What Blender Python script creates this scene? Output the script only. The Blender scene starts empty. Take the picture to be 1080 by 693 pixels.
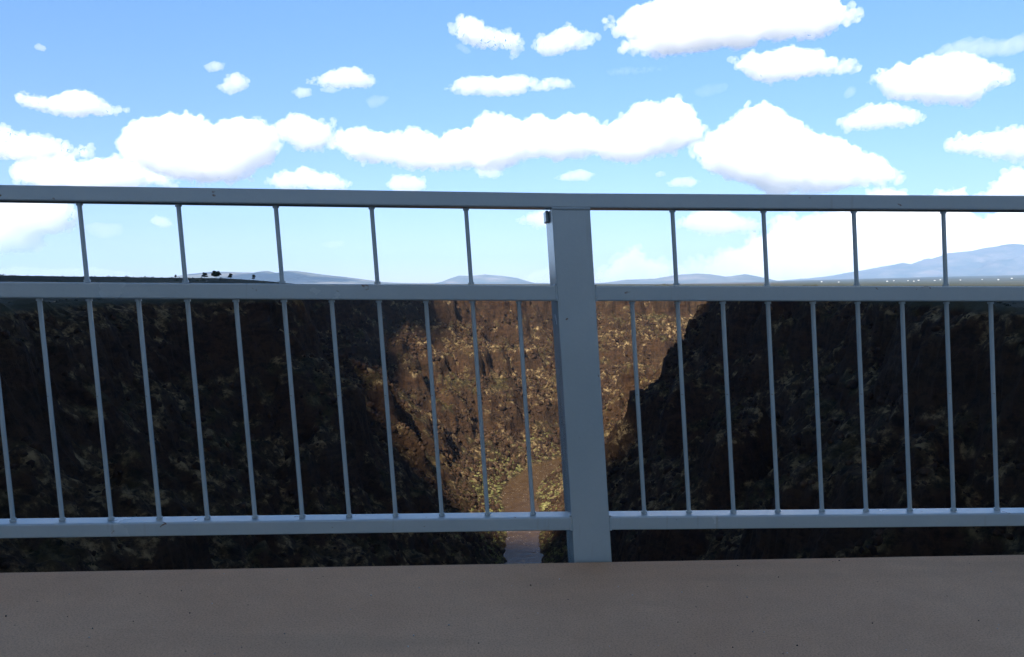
import bpy, bmesh, math, random
import numpy as np
from mathutils import Vector, Matrix

random.seed(7)
rng = np.random.default_rng(11)
C = bpy.context.scene.collection
SC = bpy.context.scene
R = math.radians

# ------------------------------------------------------------------ helpers
PITCH = R(3.3)
FPX = 850.0                       # focal length in photo pixels (photo 1080 x 693)
CX, CY = 540.0, 346.5
RIGHT = np.array([1.0, 0, 0])
FWD = np.array([0, math.cos(PITCH), -math.sin(PITCH)])
UP = np.array([0, math.sin(PITCH), math.cos(PITCH)])


def tag(o, label=None, cat=None, group=None, kind=None):
    if label: o['label'] = label
    if cat: o['category'] = cat
    if group: o['group'] = group
    if kind: o['kind'] = kind
    return o


def link(name, me, mat=None, parent=None, smooth=False):
    o = bpy.data.objects.new(name, me)
    C.objects.link(o)
    if mat is not None:
        me.materials.clear()
        me.materials.append(mat)
    if parent is not None:
        o.parent = parent
    if smooth and len(me.polygons):
        me.polygons.foreach_set('use_smooth', np.ones(len(me.polygons), dtype=bool))
    return o


def mesh_np(name, verts, faces):
    """verts (n,3), faces (m,k) with constant k"""
    verts = np.asarray(verts, dtype=np.float32)
    faces = np.asarray(faces, dtype=np.int32)
    me = bpy.data.meshes.new(name)
    n, (m, k) = len(verts), faces.shape
    me.vertices.add(n)
    me.vertices.foreach_set('co', verts.ravel())
    me.loops.add(m * k)
    me.loops.foreach_set('vertex_index', faces.ravel())
    me.polygons.add(m)
    me.polygons.foreach_set('loop_start', np.arange(0, m * k, k, dtype=np.int32))
    me.polygons.foreach_set('loop_total', np.full(m, k, dtype=np.int32))
    me.update(calc_edges=True)
    me.validate()
    return me


def grid_faces(nx, ny):
    i = np.arange(nx * ny).reshape(ny, nx)
    return np.stack([i[:-1, :-1], i[:-1, 1:], i[1:, 1:], i[1:, :-1]], -1).reshape(-1, 4)


_perm = np.random.default_rng(5).permutation(256)
_perm = np.concatenate([_perm, _perm, _perm])
_grad = np.random.default_rng(6).normal(size=(256, 3))
_grad /= np.linalg.norm(_grad, axis=1)[:, None]


def noise3(p):
    """Perlin noise, p (n,3) -> about -0.7..0.7"""
    p = np.asarray(p, dtype=np.float64)
    i = np.floor(p).astype(np.int64)
    f = p - i
    i &= 255
    u = f * f * f * (f * (f * 6 - 15) + 10)
    out = 0
    for dx in (0, 1):
        wx = u[:, 0] if dx else 1 - u[:, 0]
        for dy in (0, 1):
            wy = u[:, 1] if dy else 1 - u[:, 1]
            for dz in (0, 1):
                wz = u[:, 2] if dz else 1 - u[:, 2]
                h = _perm[_perm[_perm[(i[:, 0] + dx) & 255] + ((i[:, 1] + dy) & 255)] + ((i[:, 2] + dz) & 255)]
                g = _grad[h & 255]
                out = out + wx * wy * wz * (g[:, 0] * (f[:, 0] - dx) + g[:, 1] * (f[:, 1] - dy) + g[:, 2] * (f[:, 2] - dz))
    return out * 1.5


def fbm(p, scale, octaves=4, gain=0.5, ridged=False):
    p = np.asarray(p, dtype=np.float64) / scale
    a, s, t = 1.0, 0, 0
    for k in range(octaves):
        n = noise3(p + 17.3 * k)
        if ridged:
            n = 0.6 - 2 * np.abs(n)
        s = s + a * n
        t += a
        a *= gain
        p = p * 2.07
    return s / t * 1.3


def sstep(a, b, x):
    t = np.clip((x - a) / (b - a), 0, 1)
    return t * t * (3 - 2 * t)


class NT:
    """small node tree builder"""
    def __init__(self, name):
        self.m = bpy.data.materials.new(name)
        self.m.use_nodes = True
        self.t = self.m.node_tree
        self.t.nodes.clear()
        self.out = self.n('ShaderNodeOutputMaterial')

    def n(self, typ, **kw):
        nd = self.t.nodes.new(typ)
        for k, v in kw.items():
            if k.startswith('i_'):
                key = k[2:]
                key = int(key) if key.isdigit() else key.replace('_', ' ')
                nd.inputs[key].default_value = v
            else:
                setattr(nd, k, v)
        return nd

    def l(self, a, b):
        self.t.links.new(a, b)

    def coords(self, scale=(1, 1, 1), kind='Object'):
        tc = self.n('ShaderNodeTexCoord')
        mp = self.n('ShaderNodeMapping')
        mp.inputs['Scale'].default_value = scale
        self.l(tc.outputs[kind], mp.inputs['Vector'])
        return mp.outputs['Vector']

    def noise(self, vec, scale, detail=6, rough=0.6, dist=0.0):
        nd = self.n('ShaderNodeTexNoise')
        nd.inputs['Scale'].default_value = scale
        nd.inputs['Detail'].default_value = detail
        nd.inputs['Roughness'].default_value = rough
        nd.inputs['Distortion'].default_value = dist
        if vec is not None: self.l(vec, nd.inputs['Vector'])
        return nd.outputs['Fac']

    def ramp(self, fac, stops):
        nd = self.n('ShaderNodeValToRGB')
        el = nd.color_ramp.elements
        while len(el) < len(stops): el.new(0.5)
        for e, (pos, col) in zip(el, stops):
            e.position = pos
            e.color = (*col, 1) if not isinstance(col, float) else (col, col, col, 1)
        self.l(fac, nd.inputs['Fac'])
        return nd.outputs['Color']

    def mix(self, fac, a, b, mode='MIX'):
        nd = self.n('ShaderNodeMix', data_type='RGBA', blend_type=mode)
        for s, v in ((nd.inputs[0], fac), (nd.inputs[6], a), (nd.inputs[7], b)):
            if hasattr(v, 'links'): self.l(v, s)
            elif isinstance(v, tuple): s.default_value = (*v, 1)
            else: s.default_value = v
        return nd.outputs[2]

    def math(self, op, a, b=0.0, clamp=False):
        nd = self.n('ShaderNodeMath', operation=op, use_clamp=clamp)
        for s, v in ((nd.inputs[0], a), (nd.inputs[1], b)):
            if hasattr(v, 'links'): self.l(v, s)
            else: s.default_value = v
        return nd.outputs[0]

    def bump(self, height, strength, distance):
        nd = self.n('ShaderNodeBump')
        nd.inputs['Strength'].default_value = strength
        nd.inputs['Distance'].default_value = distance
        self.l(height, nd.inputs['Height'])
        return nd.outputs['Normal']

    def bsdf(self, color, rough=0.8, normal=None, spec=0.3, metallic=0.0):
        b = self.n('ShaderNodeBsdfPrincipled')
        for s, v in ((b.inputs['Base Color'], color), (b.inputs['Roughness'], rough)):
            if hasattr(v, 'links'): self.l(v, s)
            elif isinstance(v, tuple): s.default_value = (*v, 1)
            else: s.default_value = v
        b.inputs['Specular IOR Level'].default_value = spec
        b.inputs['Metallic'].default_value = metallic
        if normal is not None: self.l(normal, b.inputs['Normal'])
        self.l(b.outputs[0], self.out.inputs['Surface'])
        return b


# ------------------------------------------------------------------ sun, sky, camera
SUN_EL, SUN_AZ = R(43), R(200)          # azimuth clockwise from +Y: behind the camera, a little to its left
sun_dir = np.array([math.sin(SUN_AZ) * math.cos(SUN_EL), math.cos(SUN_AZ) * math.cos(SUN_EL), math.sin(SUN_EL)])

w = bpy.data.worlds.new('World')
SC.world = w
w.use_nodes = True
nt = w.node_tree
nt.nodes.clear()
sky = nt.nodes.new('ShaderNodeTexSky')
sky.sky_type = 'NISHITA'
sky.sun_disc = False
sky.sun_elevation = SUN_EL
sky.sun_rotation = SUN_AZ
sky.altitude = 2000
sky.air_density = 1.0
sky.dust_density = 0.0
sky.ozone_density = 3.0
bg = nt.nodes.new('ShaderNodeBackground')
bg.inputs['Strength'].default_value = 0.09
wo = nt.nodes.new('ShaderNodeOutputWorld')
geo = nt.nodes.new('ShaderNodeTexCoord')
sxyz = nt.nodes.new('ShaderNodeSeparateXYZ')
nt.links.new(geo.outputs['Generated'], sxyz.inputs[0])
grd = nt.nodes.new('ShaderNodeValToRGB')
grd.color_ramp.elements[0].position = 0.0
grd.color_ramp.elements[0].color = (0.43, 0.41, 0.455, 1)
_e = grd.color_ramp.elements.new(0.12); _e.color = (0.60, 0.63, 0.74, 1)
grd.color_ramp.elements[-1].position = 0.32
grd.color_ramp.elements[-1].color = (0.74, 0.91, 1.0, 1)
nt.links.new(sxyz.outputs['Z'], grd.inputs['Fac'])
mul = nt.nodes.new('ShaderNodeMix'); mul.data_type = 'RGBA'; mul.blend_type = 'MULTIPLY'
mul.inputs[0].default_value = 1.0
nt.links.new(sky.outputs[0], mul.inputs[6]); nt.links.new(grd.outputs['Color'], mul.inputs[7])
nt.links.new(mul.outputs[2], bg.inputs[0])
nt.links.new(bg.outputs[0], wo.inputs[0])

ld = bpy.data.lights.new('sun', 'SUN')
ld.energy = 5.0
ld.angle = R(0.53)
ld.color = (1.0, 0.955, 0.89)
lo = bpy.data.objects.new('sun', ld)
C.objects.link(lo)
lo.rotation_euler = Vector(sun_dir).to_track_quat('Z', 'Y').to_euler()

cd = bpy.data.cameras.new('camera')
cd.sensor_width = 36
cd.lens = 36 * FPX / 1080
cd.clip_start = 0.05
cd.clip_end = 250000
co = bpy.data.objects.new('camera', cd)
C.objects.link(co)
co.rotation_euler = (R(90) - PITCH, 0, 0)
SC.camera = co
SC.view_settings.view_transform = 'Standard'
SC.view_settings.look = 'None'
SC.view_settings.exposure = 1.45
SC.view_settings.gamma = 1
SC.view_settings.use_curve_mapping = False
SC.cycles.max_bounces = 32
SC.cycles.diffuse_bounces = 3
SC.cycles.transparent_max_bounces = 16
SC.cycles.volume_bounces = 32

# ------------------------------------------------------------------ railing
YAW_T = 0.0507                    # the bridge edge recedes slightly to the right
D0 = 2.98                         # distance of the railing's front face
LEAN = math.tan(R(3.9))
ax = Vector((1, YAW_T, 0)).normalized()      # along the bridge
nn = Vector((-ax.y, ax.x, 0))                # away from the roadway
POST_S = 0.24                                # the bays meet at the post at a very slight angle
P0 = Vector((0, D0, 0)) + ax * POST_S
AX_L = Vector((1, 0.069, 0)).normalized()
AX_R = Vector((1, 0.0355, 0)).normalized()


def rp(s, d, z):
    """rail coordinates: s along (0 where x = 0), d outwards from the front face, z height"""
    z2 = z + (s - POST_S) * (-0.0070 if s < POST_S else -0.0016)
    s2 = s - (z + 0.06) * LEAN - POST_S
    a_ = AX_L if s2 < 0 else AX_R
    return P0 + a_ * s2 + nn * d + Vector((0, 0, z2))


def paint_mat():
    t = NT('weathered_grey_paint')
    v = t.coords()
    big = t.noise(v, 3.0, 5, 0.6)
    fine = t.noise(v, 90.0, 4, 0.7)
    col = t.mix(t.math('MULTIPLY', big, 1.0), (0.21, 0.262, 0.272), (0.275, 0.33, 0.338))
    col = t.mix(t.math('MULTIPLY', fine, 0.35), col, (0.18, 0.21, 0.23))
    sp = t.noise(v, 22.0, 3, 0.5, 0.4)
    msk = t.ramp(sp, [(0.71, 0.0), (0.75, 1.0)])
    col = t.mix(msk, col, (0.10, 0.055, 0.03))
    strk = t.noise(t.coords((14, 14, 1.2)), 2.0, 3, 0.5)
    sm = t.ramp(strk, [(0.66, 0.0), (0.8, 0.5)])
    col = t.mix(sm, col, (0.17, 0.15, 0.13))
    nrm = t.bump(fine, 0.25, 0.002)
    t.bsdf(col, t.ramp(big, [(0.3, 0.22), (0.7, 0.28)]), nrm, 0.6)
    return t.m


PAINT = paint_mat()


def box_bm(bm, s0, s1, d0, d1, z0, z1):
    vs = [bm.verts.new(rp(s, d, z)) for z in (z0, z1) for d in (d0, d1) for s in (s0, s1)]
    for f in ((0, 1, 5, 4), (1, 3, 7, 5), (3, 2, 6, 7), (2, 0, 4, 6), (4, 5, 7, 6), (2, 3, 1, 0)):
        bm.faces.new([vs[i] for i in f])


def finish(name, bm, mat, parent, bev=0.0, smooth=None, loc=None):
    if smooth is None: smooth = not bev
    bmesh.ops.recalc_face_normals(bm, faces=bm.faces)
    if bev:
        bmesh.ops.bevel(bm, geom=list(bm.edges), offset=bev, segments=3, profile=0.5, affect='EDGES')
    me = bpy.data.meshes.new(name)
    bm.to_mesh(me)
    bm.free()
    o = link(name, me, mat, parent)
    if smooth:
        for p in me.polygons: p.use_smooth = True
        try: me.set_sharp_from_angle(angle=R(35))
        except Exception: pass
    return o


railing = bpy.data.objects.new('bridge_railing', None)
C.objects.link(railing)
tag(railing, 'grey painted steel bridge railing with three rails and thin balusters along the walkway', 'railing')

POST_S = 0.24
POST_W = 0.143
POST_D = 0.25
BAY = 3.023
GAP = 0.173
N_BAR = 16
zt0, zt1 = 0.272, 0.327
zm0, zm1 = -0.071, -0.014
zb0, zb1 = -0.938, -0.886
RD = 0.085                        # rail depth
posts = [POST_S + BAY * k for k in (-2, -1, 0, 1, 2)]

bm = bmesh.new()
sec = [(0.0, zt0), (RD + 0.01, zt0), (RD + 0.01, zt1), (0.0, zt1)]
prev = None
for s_ in (posts[0] - 0.35, POST_S, posts[-1] + 0.35):            # one long tube, bent very slightly at the post
    ring = [bm.verts.new(rp(s_, d_, z_)) for d_, z_ in sec]
    if prev:
        for k in range(4): bm.faces.new((prev[k], prev[(k + 1) % 4], ring[(k + 1) % 4], ring[k]))
    else: bm.faces.new(ring[::-1])
    prev = ring
bm.faces.new(prev)
bmesh.ops.recalc_face_normals(bm, faces=bm.faces)
bmesh.ops.bevel(bm, geom=[e for e in bm.edges if e.calc_face_angle(0) > 1.0 and e.calc_length() > 1.0], offset=0.006, segments=3, profile=0.5, affect='EDGES')
finish('top_rail', bm, PAINT, railing, smooth=False)


def tube_bm(bm, pa, pb, r, seg=10):
    d = (pb - pa)
    q = d.to_track_quat('Z', 'Y')
    rings = []
    for p in (pa, pb):
        rings.append([bm.verts.new(p + q @ Vector((r * math.cos(2 * math.pi * k / seg), r * math.sin(2 * math.pi * k / seg), 0))) for k in range(seg)])
    for k in range(seg):
        bm.faces.new((rings[0][k], rings[0][(k + 1) % seg], rings[1][(k + 1) % seg], rings[1][k]))
    bm.faces.new(rings[0][::-1]); bm.faces.new(rings[1])


def weld_bm(bm, pts, r=0.006, seg=6):
    """a lumpy weld bead along a list of points"""
    prev = None
    n = 0
    for a, b in zip(pts[:-1], pts[1:]):
        L = (b - a).length
        k = max(2, int(L / 0.006))
        q = (b - a).to_track_quat('Z', 'Y')
        for i in range(k + 1):
            p = a.lerp(b, i / k)
            rr = r * (0.8 + 0.35 * random.random())
            ring = [bm.verts.new(p + q @ Vector((rr * math.cos(2 * math.pi * j / seg), rr * math.sin(2 * math.pi * j / seg), 0))) for j in range(seg)]
            if i:
                for j in range(seg):
                    bm.faces.new((prev[j], prev[(j + 1) % seg], ring[(j + 1) % seg], ring[j]))
            prev = ring


for ps in posts:
    bm = bmesh.new(); box_bm(bm, ps - POST_W / 2, ps + POST_W / 2, 0.002, POST_D, -1.42, zt0)
    p = finish('post', bm, PAINT, railing, 0.005)
    a, b = ps - POST_W / 2, ps + POST_W / 2
    beads = [[rp(a, 0.001, zt0 - 0.002), rp(b, 0.001, zt0 - 0.002)]]
    for (z0, z1) in ((zm0, zm1), (zb0, zb1)):
        for s, sg in ((a, -1), (b, 1)):
            beads.append([rp(s + sg * 0.003, 0.006, z0), rp(s + sg * 0.003, 0.006, z1), rp(s + sg * 0.003, 0.05, z1)])
    for path in beads:
        bm = bmesh.new(); weld_bm(bm, path, 0.005)
        finish('weld_bead', bm, PAINT, p)
    # small stub bracket at the post's upper left corner
    bm = bmesh.new(); box_bm(bm, a - 0.014, a - 0.001, 0.10, 0.19, zt0 - 0.045, zt0 - 0.001)
    finish('bracket', bm, PAINT, p, 0.004)

bar_low = bar_up = None
for i in range(len(posts) - 1):
    a, b = posts[i] + POST_W / 2, posts[i + 1] - POST_W / 2
    bm = bmesh.new(); box_bm(bm, a, b, 0.004, RD, zm0, zm1)
    finish('middle_rail', bm, PAINT, railing, 0.006)
    bm = bmesh.new(); box_bm(bm, a, b, 0.004, RD, zb0, zb1)
    finish('bottom_rail', bm, PAINT, railing, 0.006)

first_s = posts[0] + (BAY - GAP * (N_BAR - 1)) / 2


def baluster(s, z0, z1):
    bm = bmesh.new()
    tube_bm(bm, rp(s, RD / 2, z0 + 0.0015), rp(s, RD / 2, z1 - 0.0015), 0.0081)
    for z, zz in ((z0, 0.010), (z1, -0.010)):      # fillet weld collar
        tube_bm(bm, rp(s, RD / 2, z + (0.0015 if zz > 0 else -0.0015)), rp(s, RD / 2, z + zz), 0.0118)
    return finish('baluster', bm, PAINT, railing)


low = baluster(first_s, zb1, zm0)
upp = baluster(first_s, zm1, zt0)
for i in range(len(posts) - 1):
    for k in range(N_BAR):
        s = posts[i] + (BAY - GAP * (N_BAR - 1)) / 2 + k * GAP
        off = rp(s, 0, 0) - rp(first_s, 0, 0)
        if i == 0 and k == 0:
            pass
        else:
            c = low.copy(); C.objects.link(c); c.parent = railing; c.location = off
        # upper bars stand over every second lower bar
        if k % 2 == (0 if i < 2 else 1):
            if i == 0 and k == 0:
                pass
            else:
                c = upp.copy(); C.objects.link(c); c.parent = railing; c.location = off

# ------------------------------------------------------------------ bridge walkway and road
def deck_pt(s, d, z):
    return Vector((0, D0, 0)) + ax * s + nn * d + Vector((0, 0, z))


def deck_box(name, s0, s1, d0, d1, z0, z1, mat, ns=1, bev=0.0):
    bm = bmesh.new()
    vs = [bm.verts.new(deck_pt(s, d, z)) for z in (z0, z1) for d in (d0, d1) for s in (s0, s1)]
    for f in ((0, 1, 5, 4), (1, 3, 7, 5), (3, 2, 6, 7), (2, 0, 4, 6), (4, 5, 7, 6), (2, 3, 1, 0)):
        bm.faces.new([vs[i] for i in f])
    o = finish(name, bm, mat, None, bev)
    return o


def walk_mat():
    t = NT('walkway_concrete')
    v = t.coords()
    big = t.noise(v, 0.9, 6, 0.62)
    mid = t.noise(v, 9.0, 6, 0.7)
    fine = t.noise(v, 160.0, 3, 0.8)
    col = t.mix(t.ramp(big, [(0.35, 0.0), (0.68, 1.0)]), (0.4807, 0.2760, 0.1461), (0.5565, 0.3416, 0.1920))
    col = t.mix(t.ramp(mid, [(0.3, 0.35), (0.7, 0.0)]), col, (0.3374, 0.1971, 0.1085))
    col = t.mix(t.ramp(fine, [(0.34, 0.6), (0.54, 0.0)]), col, (0.1348, 0.0964, 0.0710))
    col = t.mix(t.ramp(fine, [(0.60, 0.0), (0.74, 0.5)]), col, (0.4639, 0.3767, 0.2754))
    vo = t.n('ShaderNodeTexVoronoi'); vo.inputs['Scale'].default_value = 26.0
    t.l(v, vo.inputs['Vector'])
    speck = t.math('MULTIPLY', t.ramp(vo.outputs['Distance'], [(0.07, 1.0), (0.10, 0.0)]),
                   t.ramp(t.noise(v, 11.0, 2, 0.5), [(0.62, 0.0), (0.66, 1.0)]))
    col = t.mix(speck, col, (0.0422, 0.0350, 0.0292))
    wash = t.noise(t.coords((0.35, 2.2, 1)), 1.0, 4, 0.6)
    col = t.mix(t.ramp(wash, [(0.52, 0.0), (0.75, 0.45)]), col, (0.2025, 0.1446, 0.0877))
    nrm = t.bump(fine, 0.5, 0.003)
    t.bsdf(col, 0.85, nrm, 0.25)
    return t.m


def asphalt_mat():
    t = NT('asphalt')
    v = t.coords()
    n = t.noise(v, 60.0, 4, 0.7)
    t.bsdf(t.ramp(n, [(0.3, (0.035, 0.035, 0.036)), (0.7, (0.075, 0.073, 0.07))]), 0.85, t.bump(n, 0.6, 0.004), 0.25)
    return t.m


WALK = walk_mat()
L2 = 192
o = deck_box('sidewalk', -L2, L2, -1.42, -0.022, -1.45, -1.05, WALK, bev=0.006); tag(o, kind='structure')
o = deck_box('road', -L2, L2, -12.0, -1.424, -1.60, -1.22, asphalt_mat()); tag(o, kind='structure')
lm = NT('white_road_paint'); lm.bsdf((0.75, 0.74, 0.70), 0.6)
o = deck_box('road_marking', -L2, L2, -1.95, -1.83, -1.218, -1.214, lm.m); tag(o, kind='structure')

# loose grit on the walkway
gv, gf = [], []
for k in range(120):
    s, d = random.uniform(-2.2, 2.4), -random.uniform(0.03, 0.95)
    r = random.choice((0.0016, 0.002, 0.0026, 0.0035))
    c0 = np.array(deck_pt(s, d, -1.05 + r * 0.5))
    b0 = len(gv)
    for dv in ((1, 0, 0), (-1, 0, 0), (0, 1, 0), (0, -1, 0), (0, 0, 1), (0, 0, -1)):
        gv.append(c0 + np.array(dv) * r * random.uniform(0.6, 1.3))
    for f in ((0, 2, 4), (2, 1, 4), (1, 3, 4), (3, 0, 4), (2, 0, 5), (1, 2, 5), (3, 1, 5), (0, 3, 5)):
        gf.append([b0 + i for i in f])
gm = NT('pale_grit'); gm.bsdf(gm.ramp(gm.noise(gm.coords(), 12, 2), [(0.45, (0.06, 0.05, 0.045)), (0.55, (0.5, 0.46, 0.4))]), 0.8)
o = link('grit', mesh_np('grit', gv, gf), gm.m)
tag(o, 'tiny pale grit scattered over the brown walkway', 'grit', kind='stuff')

# ------------------------------------------------------------------ gorge and plain (one ground sheet)
CURVE = np.array([(-70, -900), (-35, -400), (-8, 0), (8, 420), (9, 520), (11, 600), (7, 670), (17, 735), (50, 800),
                  (110, 860), (200, 910), (340, 950), (520, 1010), (760, 1140), (1100, 1400), (1600, 1900)], dtype=float)


def smooth_curve(P, n=14):
    out = []
    Q = np.vstack([2 * P[0] - P[1], P, 2 * P[-1] - P[-2]])
    for i in range(1, len(Q) - 2):
        p0, p1, p2, p3 = Q[i - 1:i + 3]
        for t in np.linspace(0, 1, n, endpoint=False):
            out.append(0.5 * ((2 * p1) + (p2 - p0) * t + (2 * p0 - 5 * p1 + 4 * p2 - p3) * t * t + (3 * p1 - p0 - 3 * p2 + p3) * t ** 3))
    out.append(P[-1])
    return np.array(out)


RC = smooth_curve(CURVE)


def river_dist(x, y):
    """distance to the river's centre line, its side (+1 right of the flow upwards in y) and the y of the nearest point"""
    best = np.full(x.shape, 1e18); side = np.ones(x.shape); yy = np.zeros(x.shape)
    for a, b in zip(RC[:-1], RC[1:]):
        d = b - a
        L2_ = d @ d
        t = np.clip(((x - a[0]) * d[0] + (y - a[1]) * d[1]) / L2_, 0, 1)
        ex, ey = x - (a[0] + t * d[0]), y - (a[1] + t * d[1])
        q = ex * ex + ey * ey
        m = q < best
        best = np.where(m, q, best)
        side = np.where(m, np.where(d[1] * ex - d[0] * ey > 0, 1.0, -1.0), side)
        yy = np.where(m, a[1] + t * d[1], yy)
    return np.sqrt(best), side, yy


PROF_U = np.array([0, 13, 16, 22, 46, 58, 63, 80, 108, 113, 150, 172, 177, 184, 188, 205, 260, 4000])
PROF_Z = np.array([-183, -182, -180.2, -177, -160, -150, -136, -116, -94, -78, -54, -42, -26, -20, -9, -8.4, -8.0, -8.0])


PROF_ZB = np.array([-183, -182, -180.2, -177, -160, -152, -149, -134, -110, -106, -72, -48, -43, -30, -20, -9.2, -8.0, -8.0])


def ground_z(x, y):
    d, side, yy = river_dist(x, y)
    p = np.stack([x, y, np.zeros_like(x)], -1)
    gl = lambda c, w_: np.exp(-((yy - c) / w_) ** 2)
    gy = lambda c, w_: np.exp(-((y - c) / w_) ** 2)
    sl = 0.95 - 0.28 * gy(450, 58) + 0.08 * gl(700, 120) - 0.10 * gy(250, 60)
    sr = 0.92 - 0.27 * gy(545, 75) - 0.10 * gy(300, 70)
    far = sstep(760, 900, yy)
    sc = np.where(side < 0, sl, sr) * (1 - far) + 1.0 * far
    fl = fbm(p, 130, 3) * 40 + fbm(p, 48, 4, ridged=True) * 16 + fbm(p, 14, 4) * 5
    u = d / sc
    fl = fl * (0.55 + 0.45 * sstep(620, 800, yy))
    u2 = u + fl * sstep(18, 90, u)
    mk = sstep(-0.12, 0.16, fbm(p + 300, 95, 3))
    z = np.interp(u2, PROF_U, PROF_Z) * mk + np.interp(u2, PROF_U, PROF_ZB) * (1 - mk)
    wall = sstep(18, 45, u) * (1 - sstep(200, 225, u2))
    z = z + wall * (fbm(p, 34, 5, 0.58) * 12 + fbm(p, 7, 3, 0.6) * 2.6)
    # level country beyond the rim
    plat = sstep(195, 260, u2)
    z = z + plat * fbm(p, 90, 4) * 0.9 * (1 - sstep(1500, 4000, np.hypot(x, y)))
    # low mesa swell on the left, ending in a gentle slope
    sw = sstep(-150, -330, x + 0.0 * y) * sstep(240, 520, y) * (1 - sstep(880, 1020, y - 0.25 * (x + 300)))
    z = z + plat * sw * 12.2
    # country rising very slowly to the mountains on the right
    r = np.hypot(x, y)
    z = z + sstep(2500, 30000, r) * sstep(0.12, 0.75, x / np.maximum(y, 1) * (y > 0)) * 230
    z = z + sstep(6000, 20000, r) * fbm(np.stack([x, y, 0 * x + 3.3], -1), 5000, 3) * 22 - sstep(1200, 9000, r) * 6 - sstep(3000, 16000, r) * 45 * (1 - sstep(0.15, 0.4, x / np.maximum(y, 1)))
    return z


def axis(dense0, dense1, step, lim0, lim1, g=1.09):
    a = list(np.arange(dense0, dense1 + 1e-6, step))
    s = step
    while a[-1] < lim1:
        s *= g; a.append(a[-1] + s)
    a[-1] = lim1
    s = step; pre = [a[0]]
    while pre[-1] > lim0:
        s *= g; pre.append(pre[-1] - s)
    pre[-1] = lim0
    return np.array(pre[::-1][:-1] + a)


gx = axis(-250, 250, 1.7, -44000, 44000)
gy_ = axis(150, 1120, 1.9, -4000, 45500)
X, Y = np.meshgrid(gx, gy_)
xf, yf = X.ravel(), Y.ravel()
zf = ground_z(xf, yf)
P = np.stack([xf, yf, zf], -1)
# craggy sideways displacement on the steep parts
gzx = np.gradient(zf.reshape(X.shape), gx, axis=1).ravel()
gzy = np.gradient(zf.reshape(X.shape), gy_, axis=0).ravel()
steep = np.hypot(gzx, gzy)
nrm = np.stack([-gzx, -gzy, np.ones_like(gzx)], -1); nrm /= np.linalg.norm(nrm, axis=1)[:, None]
zone = (np.abs(xf) < 480) & (yf > 60) & (yf < 1350) & (steep > 0.25)
idx = np.nonzero(zone)[0]
amt = fbm(P[idx] * np.array([1, 1, 0.55]), 9, 4, 0.6, ridged=True) * 2.4 + fbm(P[idx] * np.array([1, 1, 2.2]), 16, 3) * 2.0
P[idx] += nrm[idx] * (amt * sstep(0.25, 0.9, steep[idx]))[:, None]


def rock_mat():
    t = NT('basalt_gorge_ground')
    v = t.coords()
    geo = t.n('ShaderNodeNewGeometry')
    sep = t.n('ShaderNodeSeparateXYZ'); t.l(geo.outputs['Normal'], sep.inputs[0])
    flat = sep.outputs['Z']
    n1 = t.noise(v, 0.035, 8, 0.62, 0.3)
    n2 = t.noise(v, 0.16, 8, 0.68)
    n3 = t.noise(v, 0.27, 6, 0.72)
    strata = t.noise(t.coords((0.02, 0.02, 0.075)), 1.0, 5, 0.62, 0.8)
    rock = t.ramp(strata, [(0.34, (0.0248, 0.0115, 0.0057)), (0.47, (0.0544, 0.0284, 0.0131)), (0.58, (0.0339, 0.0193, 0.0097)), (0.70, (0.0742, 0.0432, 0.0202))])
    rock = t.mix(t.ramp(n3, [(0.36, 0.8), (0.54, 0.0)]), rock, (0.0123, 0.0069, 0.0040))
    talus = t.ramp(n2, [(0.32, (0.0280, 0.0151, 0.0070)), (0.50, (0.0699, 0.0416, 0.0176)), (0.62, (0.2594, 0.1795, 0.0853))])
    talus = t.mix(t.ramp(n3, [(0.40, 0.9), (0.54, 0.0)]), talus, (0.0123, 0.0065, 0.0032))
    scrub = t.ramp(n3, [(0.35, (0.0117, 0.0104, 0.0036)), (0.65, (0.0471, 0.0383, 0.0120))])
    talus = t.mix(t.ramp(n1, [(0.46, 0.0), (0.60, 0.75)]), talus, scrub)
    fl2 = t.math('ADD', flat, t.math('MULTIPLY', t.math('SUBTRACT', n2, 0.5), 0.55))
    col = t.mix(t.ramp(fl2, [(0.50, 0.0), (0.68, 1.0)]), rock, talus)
    # sage plain beyond the rims
    pz = t.n('ShaderNodeSeparateXYZ'); t.l(v, pz.inputs[0])
    top = t.ramp(t.math('ADD', t.math('MULTIPLY', pz.outputs['Z'], 0.05), 1.0), [(0.44, 0.0), (0.54, 1.0)])
    pn = t.noise(v, 0.004, 8, 0.65)
    pn2 = t.noise(v, 0.0006, 6, 0.6)
    sage = t.ramp(pn, [(0.35, (0.0330, 0.0360, 0.0204)), (0.55, (0.0630, 0.0600, 0.0360)), (0.72, (0.1200, 0.1020, 0.0660))])
    sage = t.mix(t.ramp(pn2, [(0.4, 0.0), (0.6, 0.7)]), sage, (0.0300, 0.0360, 0.0216))
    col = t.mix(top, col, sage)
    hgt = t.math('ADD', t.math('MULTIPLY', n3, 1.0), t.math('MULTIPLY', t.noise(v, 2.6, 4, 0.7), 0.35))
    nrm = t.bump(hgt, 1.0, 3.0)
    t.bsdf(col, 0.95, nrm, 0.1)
    return t.m


ROCK = rock_mat()
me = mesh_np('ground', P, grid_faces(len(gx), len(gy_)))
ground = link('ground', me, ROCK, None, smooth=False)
tag(ground, kind='structure')

# river
rv = []
for i, c in enumerate(RC):
    a = RC[max(i - 1, 0)]; b = RC[min(i + 1, len(RC) - 1)]
    d = (b - a) / np.linalg.norm(b - a)
    n_ = np.array([d[1], -d[0]])
    for k in np.linspace(-26, 26, 9):
        q = c + n_ * k
        rv.append((q[0], q[1], -180.6))


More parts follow.
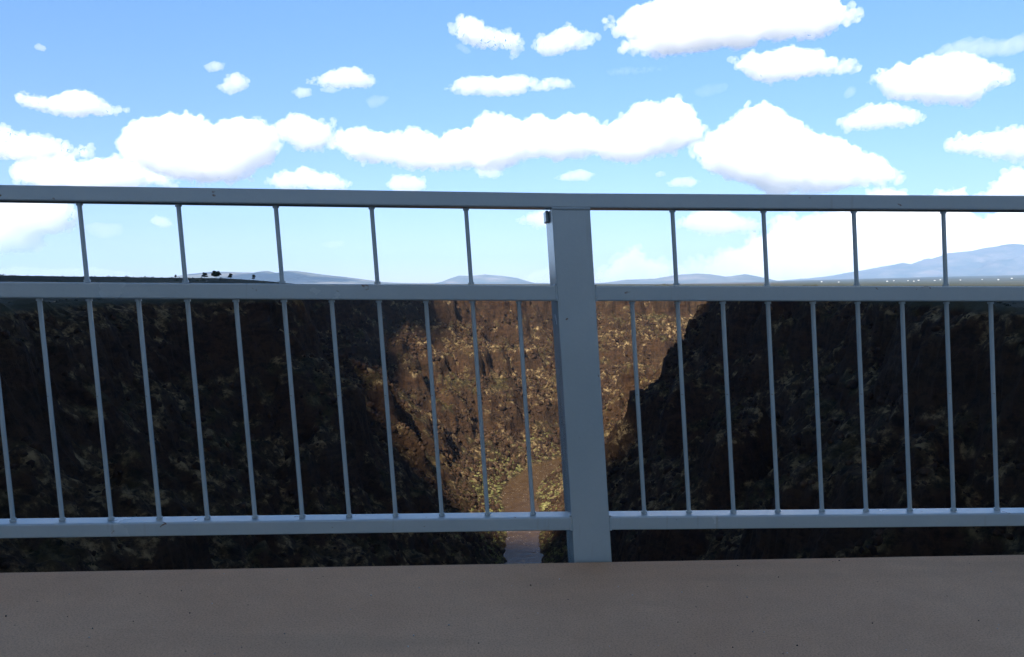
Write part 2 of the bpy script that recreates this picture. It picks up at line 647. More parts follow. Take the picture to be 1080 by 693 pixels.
def river_mat():
    t = NT('muddy_river_water')
    v = t.coords((1, 0.55, 1))
    n = t.noise(v, 0.28, 5, 0.62)
    n2 = t.noise(v, 0.9, 4, 0.65)
    col = t.mix(t.ramp(n, [(0.35, 0.0), (0.65, 1.0)]), (0.0374, 0.0204, 0.0095), (0.0646, 0.0374, 0.0179))
    foam = t.math('MULTIPLY', t.ramp(n2, [(0.62, 0.0), (0.70, 1.0)]), t.ramp(t.noise(v, 0.05, 2), [(0.47, 0.0), (0.56, 0.8)]))
    col = t.mix(foam, col, (0.55, 0.50, 0.42))
    t.bsdf(col, 0.16, t.bump(t.math('ADD', n, t.math('MULTIPLY', n2, 0.35)), 0.7, 0.6), 0.3)
    return t.m


o = link('river', mesh_np('river', rv, grid_faces(9, len(RC))), river_mat(), None, smooth=True)
tag(o, kind='structure')


# ------------------------------------------------------------------ rubble and scrub on the slopes (uncountable)
def sample_slope(n, x0, x1, y0, y1):
    return np.stack([rng.uniform(x0, x1, n), rng.uniform(y0, y1, n)], -1)


def ico_proto(sub=1):
    bm = bmesh.new()
    bmesh.ops.create_icosphere(bm, subdivisions=sub, radius=1.0)
    v = np.array([q.co[:] for q in bm.verts]); f = np.array([[q.index for q in p.verts] for p in bm.faces])
    bm.free()
    return v, f


def surf_lookup(x, y):
    """height of the built ground sheet under x, y (bilinear on the grid before the crag displacement)"""
    Z = P[:, 2].reshape(X.shape)
    i = np.clip(np.searchsorted(gx, x) - 1, 0, len(gx) - 2); j = np.clip(np.searchsorted(gy_, y) - 1, 0, len(gy_) - 2)
    a = (x - gx[i]) / (gx[i + 1] - gx[i]); b = (y - gy_[j]) / (gy_[j + 1] - gy_[j])
    return Z[j, i] * (1 - a) * (1 - b) + Z[j, i + 1] * a * (1 - b) + Z[j + 1, i] * (1 - a) * b + Z[j + 1, i + 1] * a * b


ST = steep.reshape(X.shape)


def steep_lookup(x, y):
    i = np.clip(np.searchsorted(gx, x) - 1, 0, len(gx) - 2); j = np.clip(np.searchsorted(gy_, y) - 1, 0, len(gy_) - 2)
    return ST[j, i]


bv, bf = ico_proto(1)
pts = np.vstack([sample_slope(9000, 20, 240, 120, 520), sample_slope(5000, -240, -20, 120, 520), sample_slope(46000, -170, 240, 500, 1060)])
zz = surf_lookup(pts[:, 0], pts[:, 1]); st = steep_lookup(pts[:, 0], pts[:, 1])
keep = (zz > -178) & (zz < -12) & (st < 2.6) & (fbm(np.c_[pts, zz], 40, 3) + rng.uniform(-0.35, 0.35, len(zz)) > -0.1)
pts, zz = pts[keep], zz[keep]
nB = len(pts)
rad = 0.35 + rng.gamma(1.6, 0.38, nB) + 0.35 * (pts[:, 1] > 540)
V = bv[None] * (1 + 0.28 * rng.normal(size=(nB, len(bv), 1))) * (rad[:, None, None] * rng.uniform(0.65, 1.25, (nB, 1, 3)))
V = V + np.c_[pts, zz + rad * 0.25][:, None, :]
F = (bf[None] + (np.arange(nB) * len(bv))[:, None, None]).reshape(-1, 3)
t = NT('basalt_boulders')
bc = t.ramp(t.noise(t.coords(), 0.11, 5, 0.7), [(0.32, (0.0099, 0.0058, 0.0035)), (0.5, (0.0273, 0.0146, 0.0080)), (0.68, (0.0696, 0.0400, 0.0199))])
t.bsdf(bc, 0.95, t.bump(t.noise(t.coords(), 1.6, 4, 0.7), 0.8, 0.5), 0.1)
o = link('scree', mesh_np('scree', V.reshape(-1, 3), F), t.m)
tag(o, 'dark basalt boulders and rubble covering the gorge slopes', 'scree', kind='stuff')


def scrub_cloud(pts3, rads, leaves=26):
    n = len(pts3)
    d = rng.normal(size=(n, leaves, 3)); d /= np.linalg.norm(d, axis=2)[..., None]
    d[..., 2] = np.abs(d[..., 2]) * 0.85
    c = pts3[:, None] + d * (rads[:, None, None] * rng.uniform(0.45, 1.0, (n, leaves, 1)))
    a = rng.normal(size=(n, leaves, 3)); b = rng.normal(size=(n, leaves, 3))
    a /= np.linalg.norm(a, axis=2)[..., None]; b /= np.linalg.norm(b, axis=2)[..., None]
    s = rads[:, None, None] * 0.30
    quad = np.stack([c - a * s, c - b * s * 0.7, c + a * s, c + b * s * 0.7], 2)
    return quad.reshape(-1, 3), np.arange(n * leaves * 4).reshape(-1, 4)


pts = np.vstack([sample_slope(5000, -190, 250, 480, 1020), sample_slope(4500, -240, 240, 140, 520), sample_slope(2600, -60, 120, 500, 860)])
zz = surf_lookup(pts[:, 0], pts[:, 1]); st = steep_lookup(pts[:, 0], pts[:, 1])
dd, _, _ = river_dist(pts[:, 0], pts[:, 1])
keep = (zz > -179.6) & (zz < -8) & (st < 1.2) & (fbm(np.c_[pts, zz], 55, 3) + rng.uniform(-0.4, 0.4, len(zz)) + 0.9 * (dd < 48) > 0.08)
pts, zz, dd = pts[keep], zz[keep], dd[keep]
rd = np.where(dd < 45, rng.uniform(0.9, 2.1, len(zz)), rng.uniform(0.5, 1.3, len(zz)))
bank = dd < 42
bvq, bfq = scrub_cloud(np.c_[pts, zz][bank], rd[bank], 30)
sv, sf = scrub_cloud(np.c_[pts, zz][~bank], rd[~bank], 22)
t = NT('riverside_brush_leaves')
t.bsdf(t.ramp(t.noise(t.coords(), 0.10, 4, 0.7), [(0.32, (0.05, 0.05, 0.018)), (0.52, (0.14, 0.13, 0.045)), (0.70, (0.26, 0.23, 0.09))]), 0.9, None, 0.1)
o = link('riverside_brush', mesh_np('riverside_brush', bvq, bfq), t.m)
tag(o, 'yellow green brush growing along both banks of the muddy river', 'brush', kind='stuff')
t = NT('sage_scrub_leaves')
sc_ = t.ramp(t.noise(t.coords(), 0.12, 4, 0.7), [(0.3, (0.0067, 0.0071, 0.0024)), (0.52, (0.0167, 0.0158, 0.0054)), (0.72, (0.0408, 0.0354, 0.0121))])
t.bsdf(sc_, 0.9, None, 0.1)
o = link('scrub', mesh_np('scrub', sv, sf), t.m)
tag(o, 'olive sagebrush and dry grass clumps on the gorge slopes', 'scrub', kind='stuff')

# ------------------------------------------------------------------ juniper trees on the left rim
def px_ray(px, py):
    return RIGHT * ((px - CX) / FPX) + UP * ((CY - py) / FPX) + FWD


bark = NT('juniper_bark'); bark.bsdf(bark.ramp(bark.noise(bark.coords(), 6, 4), [(0.3, (0.04, 0.028, 0.02)), (0.7, (0.10, 0.075, 0.055))]), 0.9)
leafm = NT('juniper_foliage'); leafm.bsdf(leafm.ramp(leafm.noise(leafm.coords(), 1.3, 4), [(0.3, (0.018, 0.026, 0.012)), (0.7, (0.05, 0.062, 0.028))]), 0.9, None, 0.1)


def juniper(px, dist, h, wdt, label):
    ds = np.linspace(330, 1000, 300)
    zs = ground_z((px - CX) / FPX * ds, ds)
    dist = float(ds[np.argmax(zs / ds)])               # the rim's skyline
    x = (px - CX) / FPX * dist
    z = float(ground_z(np.array([x]), np.array([dist]))[0])
    root = bpy.data.objects.new('juniper_tree', None); C.objects.link(root)
    root.location = (x, dist, z)
    tag(root, label, 'tree', 'juniper trees along the dark rim')
    bm = bmesh.new()
    pp = Vector((0, 0, -0.4)); rr = 0.16
    for k in range(4):
        q = pp + Vector((random.uniform(-.15, .15), random.uniform(-.15, .15), h * 0.22))
        tube_bm(bm, pp, q, rr, 8); pp, rr = q, rr * 0.75
    for k in range(5):
        a = random.uniform(0, 6.28); q = Vector((math.cos(a) * wdt * .35, math.sin(a) * wdt * .35, h * random.uniform(.45, .8)))
        tube_bm(bm, Vector((0, 0, h * random.uniform(.15, .4))), q, 0.05, 6)
    finish('trunk', bm, bark.m, root)
    cl = []
    for k in range(26):
        a = random.uniform(0, 6.28); rad_ = wdt * .5 * math.sqrt(random.random()) * 0.8; hh = random.uniform(.22, .95)
        rad_ *= 1.0 - 0.55 * max(0, hh - .55) / .4
        cl.append((math.cos(a) * rad_, math.sin(a) * rad_, h * hh))
    v_, f_ = scrub_cloud(np.array(cl), np.full(len(cl), wdt * 0.21), 90)
    link('crown', mesh_np('crown', v_, f_), leafm.m, root)


for px, dist, h, wd, lab in (
        (216.5, 640, 3.8, 4.2, 'round dark juniper, first of a loose row on the rim left of the mesa end'),
        (228.5, 660, 5.4, 6.6, 'widest and tallest dark juniper on the rim beside its smaller neighbours'),
        (243.5, 690, 3.6, 4.0, 'low dark juniper on the rim just right of the tallest one'),
        (268, 720, 4.6, 3.2, 'lone slim dark juniper near the tapering end of the rim'),
        (186, 620, 2.0, 1.6, 'tiny dark juniper on the rim standing behind the second upper baluster')):
    juniper(px, dist, h * 1.35, wd * 1.4, lab)

pts = sample_slope(900, -480, -170, 330, 900)
zz = surf_lookup(pts[:, 0], pts[:, 1]); keep = (zz > -2.5)
pts, zz = pts[keep], zz[keep]
sv, sf = scrub_cloud(np.c_[pts, zz], rng.uniform(0.3, 0.9, len(zz)) + 0.9 * (rng.random(len(zz)) < 0.12), 16)
o = link('sagebrush', mesh_np('sagebrush', sv, sf), leafm.m)
tag(o, 'low dark sagebrush dotted along the skyline of the left rim', 'sagebrush', kind='stuff')


# ------------------------------------------------------------------ mountains
def mountain(name, dist, profile, depth, mat, rough=1.0, seed=0, base=-40):
    """profile: (px, py) skyline points of the range as surveyed from the bridge, at a real distance"""
    pr = np.array(profile, float)
    n, m = 320, 90
    u = np.linspace(pr[0, 0], pr[-1, 0], n)
    py = np.interp(u, pr[:, 0], pr[:, 1])
    el = PITCH + np.arctan((py - CY) / FPX)
    hz = -np.tan(el) * dist
    xs = (u - CX) / FPX * dist
    ts = np.linspace(-1, 1.0, m)
    XX = np.repeat(xs[None], m, 0); YY = dist + np.repeat(ts[:, None] * depth, n, 1)
    q = np.stack([XX.ravel(), YY.ravel(), np.full(XX.size, seed * 7.7 * 1000)], -1)
    rid = fbm(q, depth * 0.55, 6, 0.55, ridged=True).reshape(XX.shape)
    env = np.clip(1 - np.abs(ts), 0, 1)[:, None] ** 0.85
    env = np.clip(env + 0.28 * rough * rid * (4 * env * (1 - env)) , 0, 1.0)
    ZZ = base + (hz[None] - base) * env
    ZZ += (hz[None] - base) * 0.035 * fbm(q, depth * 0.12, 3).reshape(XX.shape) * env
    o = link(name, mesh_np(name, np.stack([XX, YY, ZZ], -1).reshape(-1, 3), grid_faces(n, m)), mat, None, smooth=True)
    tag(o, kind='structure')
    return o


def mount_mat():
    t = NT('mountain_forest_and_rock')
    v = t.coords()
    n = t.noise(v, 0.0011, 8, 0.65)
    n2 = t.noise(v, 0.0003, 6, 0.6)
    c = t.ramp(n, [(0.36, (0.045, 0.055, 0.040)), (0.55, (0.085, 0.080, 0.060)), (0.72, (0.20, 0.165, 0.13))])
    c = t.mix(t.ramp(n2, [(0.5, 0.0), (0.65, 0.6)]), c, (0.16, 0.13, 0.10))
    t.bsdf(c, 0.95, t.bump(n, 0.8, 120.0), 0.05)
    return t.m


MM = mount_mat()
mountain('mountains', 36000, [(770, 299), (830, 296), (880, 291), (905, 286), (930, 282), (950, 277), (958, 279), (975, 275), (990, 270), (1000, 266), (1020, 265), (1045, 260), (1065, 257), (1085, 259), (1110, 255), (1150, 262), (1200, 268), (1260, 280), (1330, 296)], 6000, MM, 1.0, 1)
mountain('mountains', 30000, [(610, 301), (640, 298), (660, 295), (690, 294), (712, 290), (735, 288.5), (748, 289), (765, 291.5), (772, 291), (785, 289), (797, 291), (808, 296), (820, 300)], 2600, MM, 0.8, 2)
mountain('mountains', 30000, [(452, 301), (462, 299), (475, 293.5), (484, 290.5), (495, 291), (512, 289.5), (530, 291), (545, 293), (558, 297), (575, 301)], 2400, MM, 0.8, 3)
mountain('mountains', 21000, [(120, 299), (170, 296), (200, 289), (225, 286.5), (250, 287), (270, 287.5), (282, 285.5), (293, 288), (305, 285.5), (320, 286.5), (345, 290), (375, 293.5), (405, 297.5), (430, 299), (450, 301)], 2200, MM, 1.0, 4)


# ------------------------------------------------------------------ small pale houses out on the plain
hw = NT('pale_stucco'); hw.bsdf((0.72, 0.68, 0.62), 0.8)
hr = NT('pale_metal_roof'); hr.bsdf((0.62, 0.63, 0.64), 0.5)
hd = NT('dark_window'); hd.bsdf((0.05, 0.06, 0.07), 0.2)
hproto = None
for k, (px, dist, s) in enumerate(((866, 9000, 1.0), (884, 7600, .8), (935, 8200, 1.1), (942, 9400, 1.0), (957, 9000, .9), (963, 8000, .8), (968, 9500, 1.2),
                                   (985, 8600, 1.0), (991, 9900, 1.1), (1012, 9000, .9), (1035, 9300, 1.0), (1052, 8600, 1.2), (1066, 10000, 1.3))):
    x = (px - CX) / FPX * dist
    z = float(ground_z(np.array([x]), np.array([float(dist)]))[0])
    if hproto is None:
        hproto = bpy.data.objects.new('house', None); C.objects.link(hproto)
        bm = bmesh.new(); bmesh.ops.create_cube(bm, size=1, matrix=Matrix.Translation((0, 0, 2.6)) @ Matrix.Diagonal((20, 11, 6.4, 1)))
        finish('wall', bm, hw.m, hproto, smooth=False)
        bm = bmesh.new()
        vs = [bm.verts.new(p) for p in ((-11, -6.5, 5.8), (11, -6.5, 5.8), (11, 6.5, 5.8), (-11, 6.5, 5.8), (-11, 0, 9.5), (11, 0, 9.5))]
        for f in ((0, 1, 5, 4), (2, 3, 4, 5), (0, 4, 3), (1, 2, 5), (3, 2, 1, 0)): bm.faces.new([vs[i] for i in f])
        finish('roof', bm, hr.m, hproto, smooth=False)
        for wx in (-6, 6):
            bm = bmesh.new(); bmesh.ops.create_cube(bm, size=1, matrix=Matrix.Translation((wx, -5.52, 3)) @ Matrix.Diagonal((2.4, 0.2, 1.8, 1)))
            finish('window', bm, hd.m, hproto, smooth=False)
        root = hproto
    else:
        root = hproto.copy(); C.objects.link(root)
        for ch in list(hproto.children):
            c = ch.copy(); C.objects.link(c); c.parent = root
    root.location = (x, dist, z); root.rotation_euler = (0, 0, random.uniform(-0.6, 0.6)); root.scale = (s * 0.7, s * 0.7, s * 0.7)
    tag(root, 'tiny pale house far out on the hazy plain below the large mountain', 'house', 'pale houses on the distant plain')


# ------------------------------------------------------------------ clouds
def vapour_mat(density):
    """even white vapour filling a cloud's volume"""
    t = NT('cloud_vapour')
    pv_ = t.n('ShaderNodeVolumePrincipled')
    pv_.inputs['Color'].default_value = (0.997, 0.997, 0.997, 1)
    pv_.inputs['Density'].default_value = density
    pv_.inputs['Anisotropy'].default_value = 0.0
    t.l(pv_.outputs[0], t.out.inputs['Volume'])
    return t.m


THICK = NT('shade_cloud')
_b = THICK.bsdf((0.9, 0.9, 0.9), 1.0, None, 0.0)
_tl = THICK.n('ShaderNodeBsdfTranslucent'); _tl.inputs['Color'].default_value = (0.95, 0.925, 0.88, 1)
_mx = THICK.n('ShaderNodeMixShader'); _mx.inputs[0].default_value = 0.40      # passes some warm sunlight, to lift the blue shade below
THICK.l(_b.outputs[0], _mx.inputs[1]); THICK.l(_tl.outputs[0], _mx.inputs[2]); THICK.l(_mx.outputs[0], THICK.out.inputs['Surface'])
THICK = THICK.m
BASE_H = 2100.0


def poly_dist(poly, pts):
    """signed distance (positive inside)"""
    a = poly; b = np.roll(poly, -1, 0)
    best = np.full(len(pts), 1e18); ins = np.zeros(len(pts), bool)
    for (x0, y0), (x1, y1) in zip(a, b):
        dx, dy = x1 - x0, y1 - y0
        t_ = np.clip(((pts[:, 0] - x0) * dx + (pts[:, 1] - y0) * dy) / max(dx * dx + dy * dy, 1e-9), 0, 1)
        best = np.minimum(best, np.hypot(pts[:, 0] - x0 - t_ * dx, pts[:, 1] - y0 - t_ * dy))
        c = ((y0 > pts[:, 1]) != (y1 > pts[:, 1]))
        with np.errstate(divide='ignore', invalid='ignore'):
            ins ^= c & (pts[:, 0] < (x1 - x0) * (pts[:, 1] - y0) / (y1 - y0 if y1 != y0 else 1e-9) + x0)
    return np.where(ins, best, -best)


ICV, ICF = ico_proto(2)


def puff_mesh(poly, thick, voxel, seed, disp, npuff, edge=0, flat=None):
    """fill an outline (2D units) with overlapping puffs spread through a real thickness; returns verts, faces"""
    r_ = np.random.default_rng(seed)
    poly = np.asarray(poly, float)
    lo_, hi_ = poly.min(0), poly.max(0)
    c = r_.uniform(lo_, hi_, (npuff * 8, 2))
    d = poly_dist(poly, c)
    k = d > 0.4
    c, d = c[k], d[k]
    c, d = c[:npuff], d[:npuff]
    dmax = max(d.max(), 1e-6)
    rr = np.maximum(d * r_.uniform(0.85, 1.05, len(d)), voxel * 1.3)
    rr = np.minimum(rr, 0.62 * dmax + voxel)
    zz_ = r_.uniform(-1, 1, len(d)) * thick * np.sqrt(np.clip(d / dmax, 0, 1))
    if edge:                                        # a hem of small puffs that follows the outline
        e = []
        for p0, p1 in zip(poly, np.roll(poly, -1, 0)):
            m_ = max(1, int(np.hypot(*(p1 - p0)) / (edge * 0.7)))
            e += [p0 + (p1 - p0) * t_ for t_ in np.arange(m_) / m_]
        e = np.array(e) + r_.normal(size=(len(e), 2)) * edge * 0.25
        c = np.vstack([c, e]); rr = np.concatenate([rr, edge * r_.uniform(0.6, 1.25, len(e))])
        zz_ = np.concatenate([zz_, r_.uniform(-0.3, 0.3, len(e)) * thick])
    rz = np.minimum(rr, flat) if flat else rr
    V_ = ICV[None] * np.stack([rr, rr, rz], -1)[:, None, :]
    V_ = V_ + np.stack([c[:, 0], c[:, 1], zz_], -1)[:, None, :]
    F_ = (ICF[None] + (np.arange(len(c)) * len(ICV))[:, None, None]).reshape(-1, 3)
    me_ = mesh_np('tmp', V_.reshape(-1, 3), F_)
    ob = bpy.data.objects.new('tmp', me_); C.objects.link(ob)
    md = ob.modifiers.new('r', 'REMESH'); md.mode = 'VOXEL'; md.voxel_size = voxel
    ev = ob.evaluated_get(bpy.context.evaluated_depsgraph_get())
    m2 = bpy.data.meshes.new_from_object(ev)
    bpy.data.objects.remove(ob); bpy.data.meshes.remove(me_)
    n = len(m2.vertices)
    v_ = np.zeros(n * 3, np.float32); m2.vertices.foreach_get('co', v_); v_ = v_.reshape(-1, 3).astype(float)
    nr = np.zeros(n * 3, np.float32); m2.vertex_normals.foreach_get('vector', nr); nr = nr.reshape(-1, 3).astype(float)
    off = seed * 13.37
    dv = np.zeros(n)
    for a_, s_ in disp:
        dv += a_ * (0.45 - 1.9 * np.abs(noise3((v_ + off) / s_)))
    v_ += nr * dv[:, None]
    m2.vertices.foreach_set('co', v_.astype(np.float32).ravel())
    m2.update()
    return m2, v_


def ragged(poly, amount, seed):
    """break an outline up: every long side is split in two, again and again, its middle pushed in or out"""
    r_ = np.random.default_rng(seed)
    orient = np.sign(np.sum(poly[:, 0] * np.roll(poly[:, 1], -1) - np.roll(poly[:, 0], -1) * poly[:, 1]))   # the flat base stays calmer than the top
    for _ in range(3):
        out = []
        for p0, p1 in zip(poly, np.roll(poly, -1, 0)):
            out.append(p0)
            e = p1 - p0
            L_ = np.hypot(*e)
            if L_ > 5:
                n_ = np.array([e[1], -e[0]]) / L_
                out.append(p0 + e * r_.uniform(0.35, 0.65) + n_ * L_ * amount * r_.normal() * (1.2 if abs(e[1]) > 0.35 * L_ or n_[1] * orient > 0 else 0.45))
        poly = np.array(out)
    return poly


def cloud(poly, label, solid=1.0, thick=None, cat='cloud', group=None):
    poly = np.array(poly, float)
    x0, y0 = poly.min(0); x1, y1 = poly.max(0)
    el = -(PITCH + math.atan((y1 - CY) / FPX))
    D = BASE_H / math.tan(el) if el > R(0.5) else 1e9
    D = min(D, 56000)
    wpx, hpx = x1 - x0, y1 - y0
    th = thick if thick else max(hpx * 0.34, min(wpx * 0.12, 24))
    vox = max(0.55, min(1.1, wpx / 150))
    amp = min(1.0, hpx / 40)
    disp = ((3.8 * amp, 17), (2.4 * amp, 8), (1.3 * amp, 4), (0.5, 2.0))
    if solid < 0.6: disp = ((0.8, 9), (0.5, 4), (0.3, 2))
    seed_ = int(x0 * 7 + y0 * 3 + 1000) % 9973
    pc = np.array([(p[0] - (x0 + x1) / 2, (y0 + y1) / 2 - p[1]) for p in poly])
    pc = ragged(pc, 0.014 if hpx < 22 else min(0.10, 0.03 + hpx / 600), seed_)
    me_, v_ = puff_mesh(pc, th, vox, seed_, disp, int(120 + wpx * 2.6), edge=min(3.2, hpx * 0.09) if solid >= 0.6 and hpx > 9 else 0)
    k = D / FPX
    cen = D * (RIGHT * (((x0 + x1) / 2 - CX) / FPX) + UP * ((CY - (y0 + y1) / 2) / FPX) + FWD)
    pos = k * (v_[:, 0:1] * RIGHT + v_[:, 1:2] * UP - v_[:, 2:3] * FWD)
    me_.vertices.foreach_set('co', pos.astype(np.float32).ravel())
    me_.update()
    o = link('cloud', me_, vapour_mat((0.055 if solid >= 0.6 else 0.05 * solid) * (solid if solid < 1 else 1) / k), None, smooth=True)
    o.location = cen
    tag(o, label, cat, group)
    return o


CL = [
    ([(636, 22), (655, 20), (668, 12), (690, 6), (700, -4), (760, -9), (830, -8), (880, -2), (888, 12), (908, 14), (905, 22), (885, 26), (850, 38), (800, 42), (760, 48), (720, 54), (680, 58), (655, 55), (660, 46), (675, 42), (660, 34), (642, 30)], 'largest high white cloud, cut off by the top edge of the picture', 1),
    ([(771, 62), (785, 60), (800, 57), (830, 52), (860, 54), (878, 64), (905, 68), (906, 74), (880, 76), (850, 80), (812, 84), (790, 76)], 'flat white cloud with a small tail just below the largest high cloud', 1),
    ([(917, 85), (930, 72), (955, 68), (980, 60), (1015, 58), (1030, 68), (1064, 78), (1060, 88), (1040, 92), (1030, 106), (1000, 106), (960, 102), (940, 100), (930, 92)], 'plump diamond shaped white cloud high on the right under a thin streak', 1),
    ([(970, 55), (1000, 46), (1040, 42), (1088, 38), (1088, 52), (1040, 59), (1010, 61), (980, 60)], 'thin translucent streak of cloud behind the plump diamond shaped cloud', .5),
    ([(882, 128), (905, 118), (935, 110), (960, 116), (977, 124), (960, 130), (920, 134), (895, 137)], 'slim lens shaped white cloud between two bigger clouds on the right', 1),
    ([(998, 150), (1015, 142), (1035, 144), (1050, 138), (1068, 136), (1090, 146), (1090, 172), (1060, 166), (1040, 162), (1010, 160)], 'white cloud running out of the right edge well above the top rail', 1),
    ([(727, 165), (745, 150), (760, 135), (780, 118), (795, 113), (820, 122), (840, 138), (852, 146), (875, 152), (900, 158), (925, 165), (940, 178), (955, 188), (935, 194), (900, 196), (870, 203), (810, 206), (790, 190), (760, 180), (740, 172)], 'big peaked cumulus sloping down to the right onto the top rail', 1),
    ([(345, 150), (360, 138), (385, 134), (400, 142), (450, 142), (465, 150), (498, 138), (505, 125), (520, 119), (540, 127), (565, 122), (620, 122), (625, 132), (648, 132), (655, 122), (675, 112), (705, 107), (730, 116), (735, 130), (750, 140), (735, 152), (715, 160), (690, 162), (600, 166), (550, 165), (540, 173), (500, 176), (420, 174), (400, 170), (365, 160)], 'longest white cumulus bank stretched across the middle above the post', 1),
    ([(128, 155), (135, 142), (160, 128), (185, 119), (215, 126), (225, 134), (255, 126), (275, 124), (290, 140), (295, 155), (285, 170), (262, 178), (265, 188), (200, 190), (150, 178), (130, 165)], 'biggest bulging cumulus on the left over the top rail', 1),
    ([(286, 142), (300, 126), (318, 123), (330, 128), (352, 130), (350, 140), (340, 158), (320, 158), (300, 150)], 'smaller lumpy cloud touching the right side of the biggest left cumulus', 1),
    ([(14, 180), (30, 170), (60, 165), (80, 172), (110, 170), (140, 172), (185, 185), (185, 196), (100, 200), (40, 198), (20, 192)], 'low flat cloud lying just above the left end of the top rail', 1),
    ([(-12, 140), (5, 132), (25, 142), (40, 142), (55, 148), (75, 156), (95, 155), (96, 162), (70, 164), (40, 170), (15, 168), (-12, 164)], 'ragged white cloud entering from the left edge above the flat one', 1),
    ([(17, 104), (28, 97), (38, 101), (50, 106), (65, 102), (105, 104), (120, 112), (134, 116), (110, 120), (75, 122), (50, 116), (25, 112)], 'narrow white cloud alone in clear blue sky at upper left', 1),
    ([(280, 193), (300, 181), (320, 177), (350, 182), (370, 194), (360, 201), (300, 200)], 'low rounded cloud resting on the top rail right of the biggest left cumulus', 1),
    ([(409, 195), (415, 186), (430, 185), (447, 187), (450, 198), (440, 203), (415, 203)], 'small square white puff touching the top rail under the longest bank', 1),
    ([(500, 178), (512, 175), (526, 177), (529, 184), (520, 188), (506, 186)], 'small puff hanging below the longest cloud bank', .9),
    ([(585, 188), (598, 182), (612, 179), (628, 184), (620, 190), (590, 191)], 'small flat cloud over the post between the top rail and longest bank', .95),
    ([(702, 193), (712, 188), (728, 187), (738, 192), (730, 197), (706, 197)], 'small white cloud just above the top rail left of the peaked cumulus', .95),
    ([(690, 184), (695, 180), (702, 182), (702, 186), (694, 187)], 'tiniest cloud dot above the top rail near the peaked cumulus', .8),
    ([(322, 88), (345, 78), (362, 72), (378, 73), (398, 86), (385, 91), (350, 91)], 'domed white cloud alone above the lumpy left clouds', 1),
    ([(308, 97), (316, 92), (327, 94), (328, 100), (316, 103)], 'little puff under the left end of the domed cloud', .9),
    ([(335, 93), (350, 91.5), (362, 95), (350, 98), (338, 97)], 'thin sliver of cloud under the domed cloud', .7),
    ([(385, 106), (395, 100), (412, 102), (405, 110), (390, 115)], 'faint ragged wisp below right of the domed cloud', .45),
    ([(215, 70), (226, 65), (237, 67), (235, 74), (220, 75)], 'upper of two little puffs in the blue at upper left', .95),
    ([(229, 92), (240, 81), (250, 78), (262, 86), (256, 94), (243, 100)], 'lower and rounder of two little puffs in the blue at upper left', 1),
    ([(36, 49), (42, 46), (49, 50), (46, 54), (39, 53)], 'lone speck of cloud in the top left corner of the sky', .85),
    ([(477, 30), (485, 18), (510, 28), (530, 36), (550, 44), (548, 54), (540, 60), (535, 48), (500, 48), (488, 40)], 'wedge shaped white cloud with a drooping tail at top centre', 1),
    ([(478, 46), (487, 46), (498, 54), (492, 57), (482, 51)], 'faint scrap of cloud under the wedge shaped cloud', .5),
    ([(562, 50), (570, 40), (585, 34), (600, 28), (612, 34), (630, 38), (622, 46), (600, 53), (575, 57)], 'triangular white cloud between the wedge cloud and the largest high cloud', 1),
    ([(470, 93), (490, 83), (540, 82), (600, 86), (606, 91), (570, 94), (530, 100), (480, 98)], 'long thin cigar shaped cloud above the longest bank', .85),
    ([(635, 76), (660, 72), (700, 70), (712, 72), (680, 76), (645, 79)], 'faint narrow streak of cloud under the largest high cloud', .35),
    ([(728, 97), (745, 89), (770, 88), (765, 97), (740, 103)], 'faint patch of thin cloud above the peaked cumulus', .3),
    ([(890, 98), (895, 91), (902, 93), (901, 102), (893, 104)], 'tiny ragged wisp left of the plump diamond shaped cloud', .5),
    ([(-14, 208), (60, 208), (78, 222), (72, 243), (40, 248), (45, 262), (-14, 268)], 'broad soft cloud seen between top and middle rails at the left edge', .85),
    ([(86, 238), (100, 234), (130, 236), (128, 248), (105, 252), (95, 246)], 'thin soft cloud between the rails right of the first upper baluster', .45),
    ([(159, 234), (165, 227), (178, 232), (183, 238), (170, 240)], 'tiny white puff between the rails near the second upper baluster', .8),
    ([(545, 232), (558, 226), (576, 221), (592, 222), (594, 242), (570, 240)], 'white puff half hidden by the left side of the post', .9),
    ([(628, 292), (645, 283), (662, 264), (675, 262), (685, 276), (712, 281), (708, 299), (628, 299)], 'far white tower of cloud standing on the low blue hills right of the post', .85),
    ([(712, 236), (730, 224), (755, 221), (790, 232), (808, 236), (800, 244), (740, 245)], 'flat white cloud between the rails right of the first right upper baluster', .85),
    ([(716, 282), (740, 274), (770, 262), (806, 250), (832, 226), (900, 221), (1000, 221), (1096, 221), (1096, 301), (716, 299)], 'wide pale bank of cloud behind the large mountain between the rails', .8),
    ([(980, 206), (1010, 200), (1030, 205), (1050, 195), (1065, 180), (1090, 178), (1090, 217), (980, 217)], 'white cloud low at the right edge touching the top rail', 1),
    ([(-14, 284), (20, 280), (60, 283), (100, 281), (140, 286), (140, 297), (-14, 297)], 'faint pale bank of cloud behind the dark rim at far left', .5),
    ([(335, 259), (345, 255), (362, 254), (366, 259), (350, 262)], 'faintest little cloud between rails above the grey left hills', .55),
    ([(552, 296), (562, 287), (578, 284), (592, 286), (596, 299), (556, 299)], 'soft far cloud behind the low blue hill left of the post', .6),
]
for poly, lab, sol in CL:
    cloud(poly, lab, sol)

# unseen clouds added overhead, shaped to shade the bridge and both near walls (plan outlines in metres on the ground)
HC = 2300.0
SH_REF = -110.0


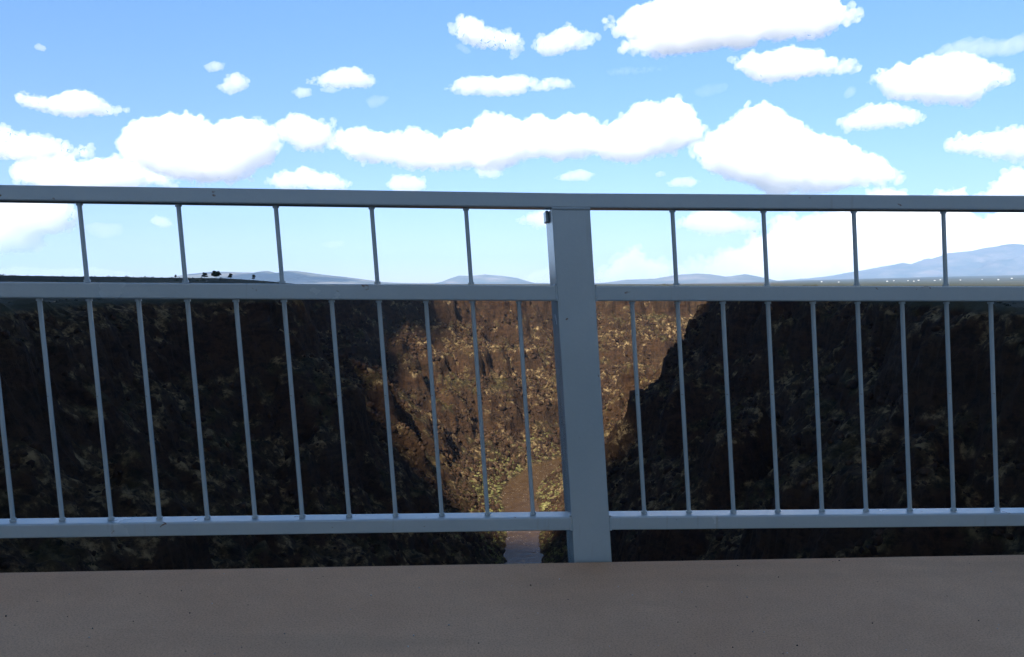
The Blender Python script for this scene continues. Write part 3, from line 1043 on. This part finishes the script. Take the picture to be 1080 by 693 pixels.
def overhead(outline, height, thick, voxel, disp, npuff, seed, label, edge):
    t_c = (height - SH_REF) / sun_dir[2]
    sh = sun_dir[:2] * t_c
    me_, v_ = puff_mesh(np.array(outline, float), thick, voxel, seed, disp, npuff, edge=edge, flat=thick * 0.8)
    # the outline lies flat: its two axes are ground x and y, its thickness is height
    me_.vertices.foreach_set('co', np.stack([v_[:, 0], v_[:, 1], v_[:, 2]], -1).astype(np.float32).ravel())
    me_.update()
    o = link('cloud', me_, THICK, None, smooth=True)
    o.location = (sh[0], sh[1], height)
    tag(o, label, 'cloud')
    return sh


shift = overhead([(-1500, -700), (1500, -700), (1700, 300), (1300, 1250), (700, 1000), (400, 740), (250, 640), (178, 628), (132, 608), (102, 550), (62, 475), (20, 458), (-42, 446), (-98, 520),
                  (-122, 650), (-114, 800), (-90, 880), (-52, 950), (-75, 1050), (-150, 1180), (-400, 1320), (-900, 1400), (-1500, 1200), (-1700, 300)],
                 HC, 70, 17, ((16, 150), (11, 60), (7, 30)), 700, 77, 'ragged unseen cloud overhead, its outline shaped to shade the bridge and gorge walls', 24)
overhead([(-5200, -5200), (-1000, -7000), (5200, -5600), (5900, 300), (4300, 1900), (2500, 2000), (1300, 900), (800, 300), (-900, 350), (-1300, 1000), (-3600, 1900), (-5800, 600)],  # added out of view to block sky light and deepen the shade
         2900.0, 150, 60, ((70, 420), (34, 180), (20, 110)), 700, 78, 'huge flat unseen cloud added behind the ragged one to block sky light', 0)

# ------------------------------------------------------------------ air
hz = NT('thin_blue_air')
pv = hz.n('ShaderNodeVolumePrincipled')
pv.inputs['Color'].default_value = (0.45, 0.68, 1.0, 1)
pv.inputs['Density'].default_value = 2.1e-5
hz.l(pv.outputs[0], hz.out.inputs['Volume'])
bm = bmesh.new()
bmesh.ops.create_cube(bm, size=1, matrix=Matrix.Translation((0, 21500, 650)) @ Matrix.Diagonal((92000, 53000, 1700, 1)))
o = finish('haze', bm, hz.m, None, smooth=False)
tag(o, 'thin bluish air over the far plain and mountains', 'haze', kind='stuff')
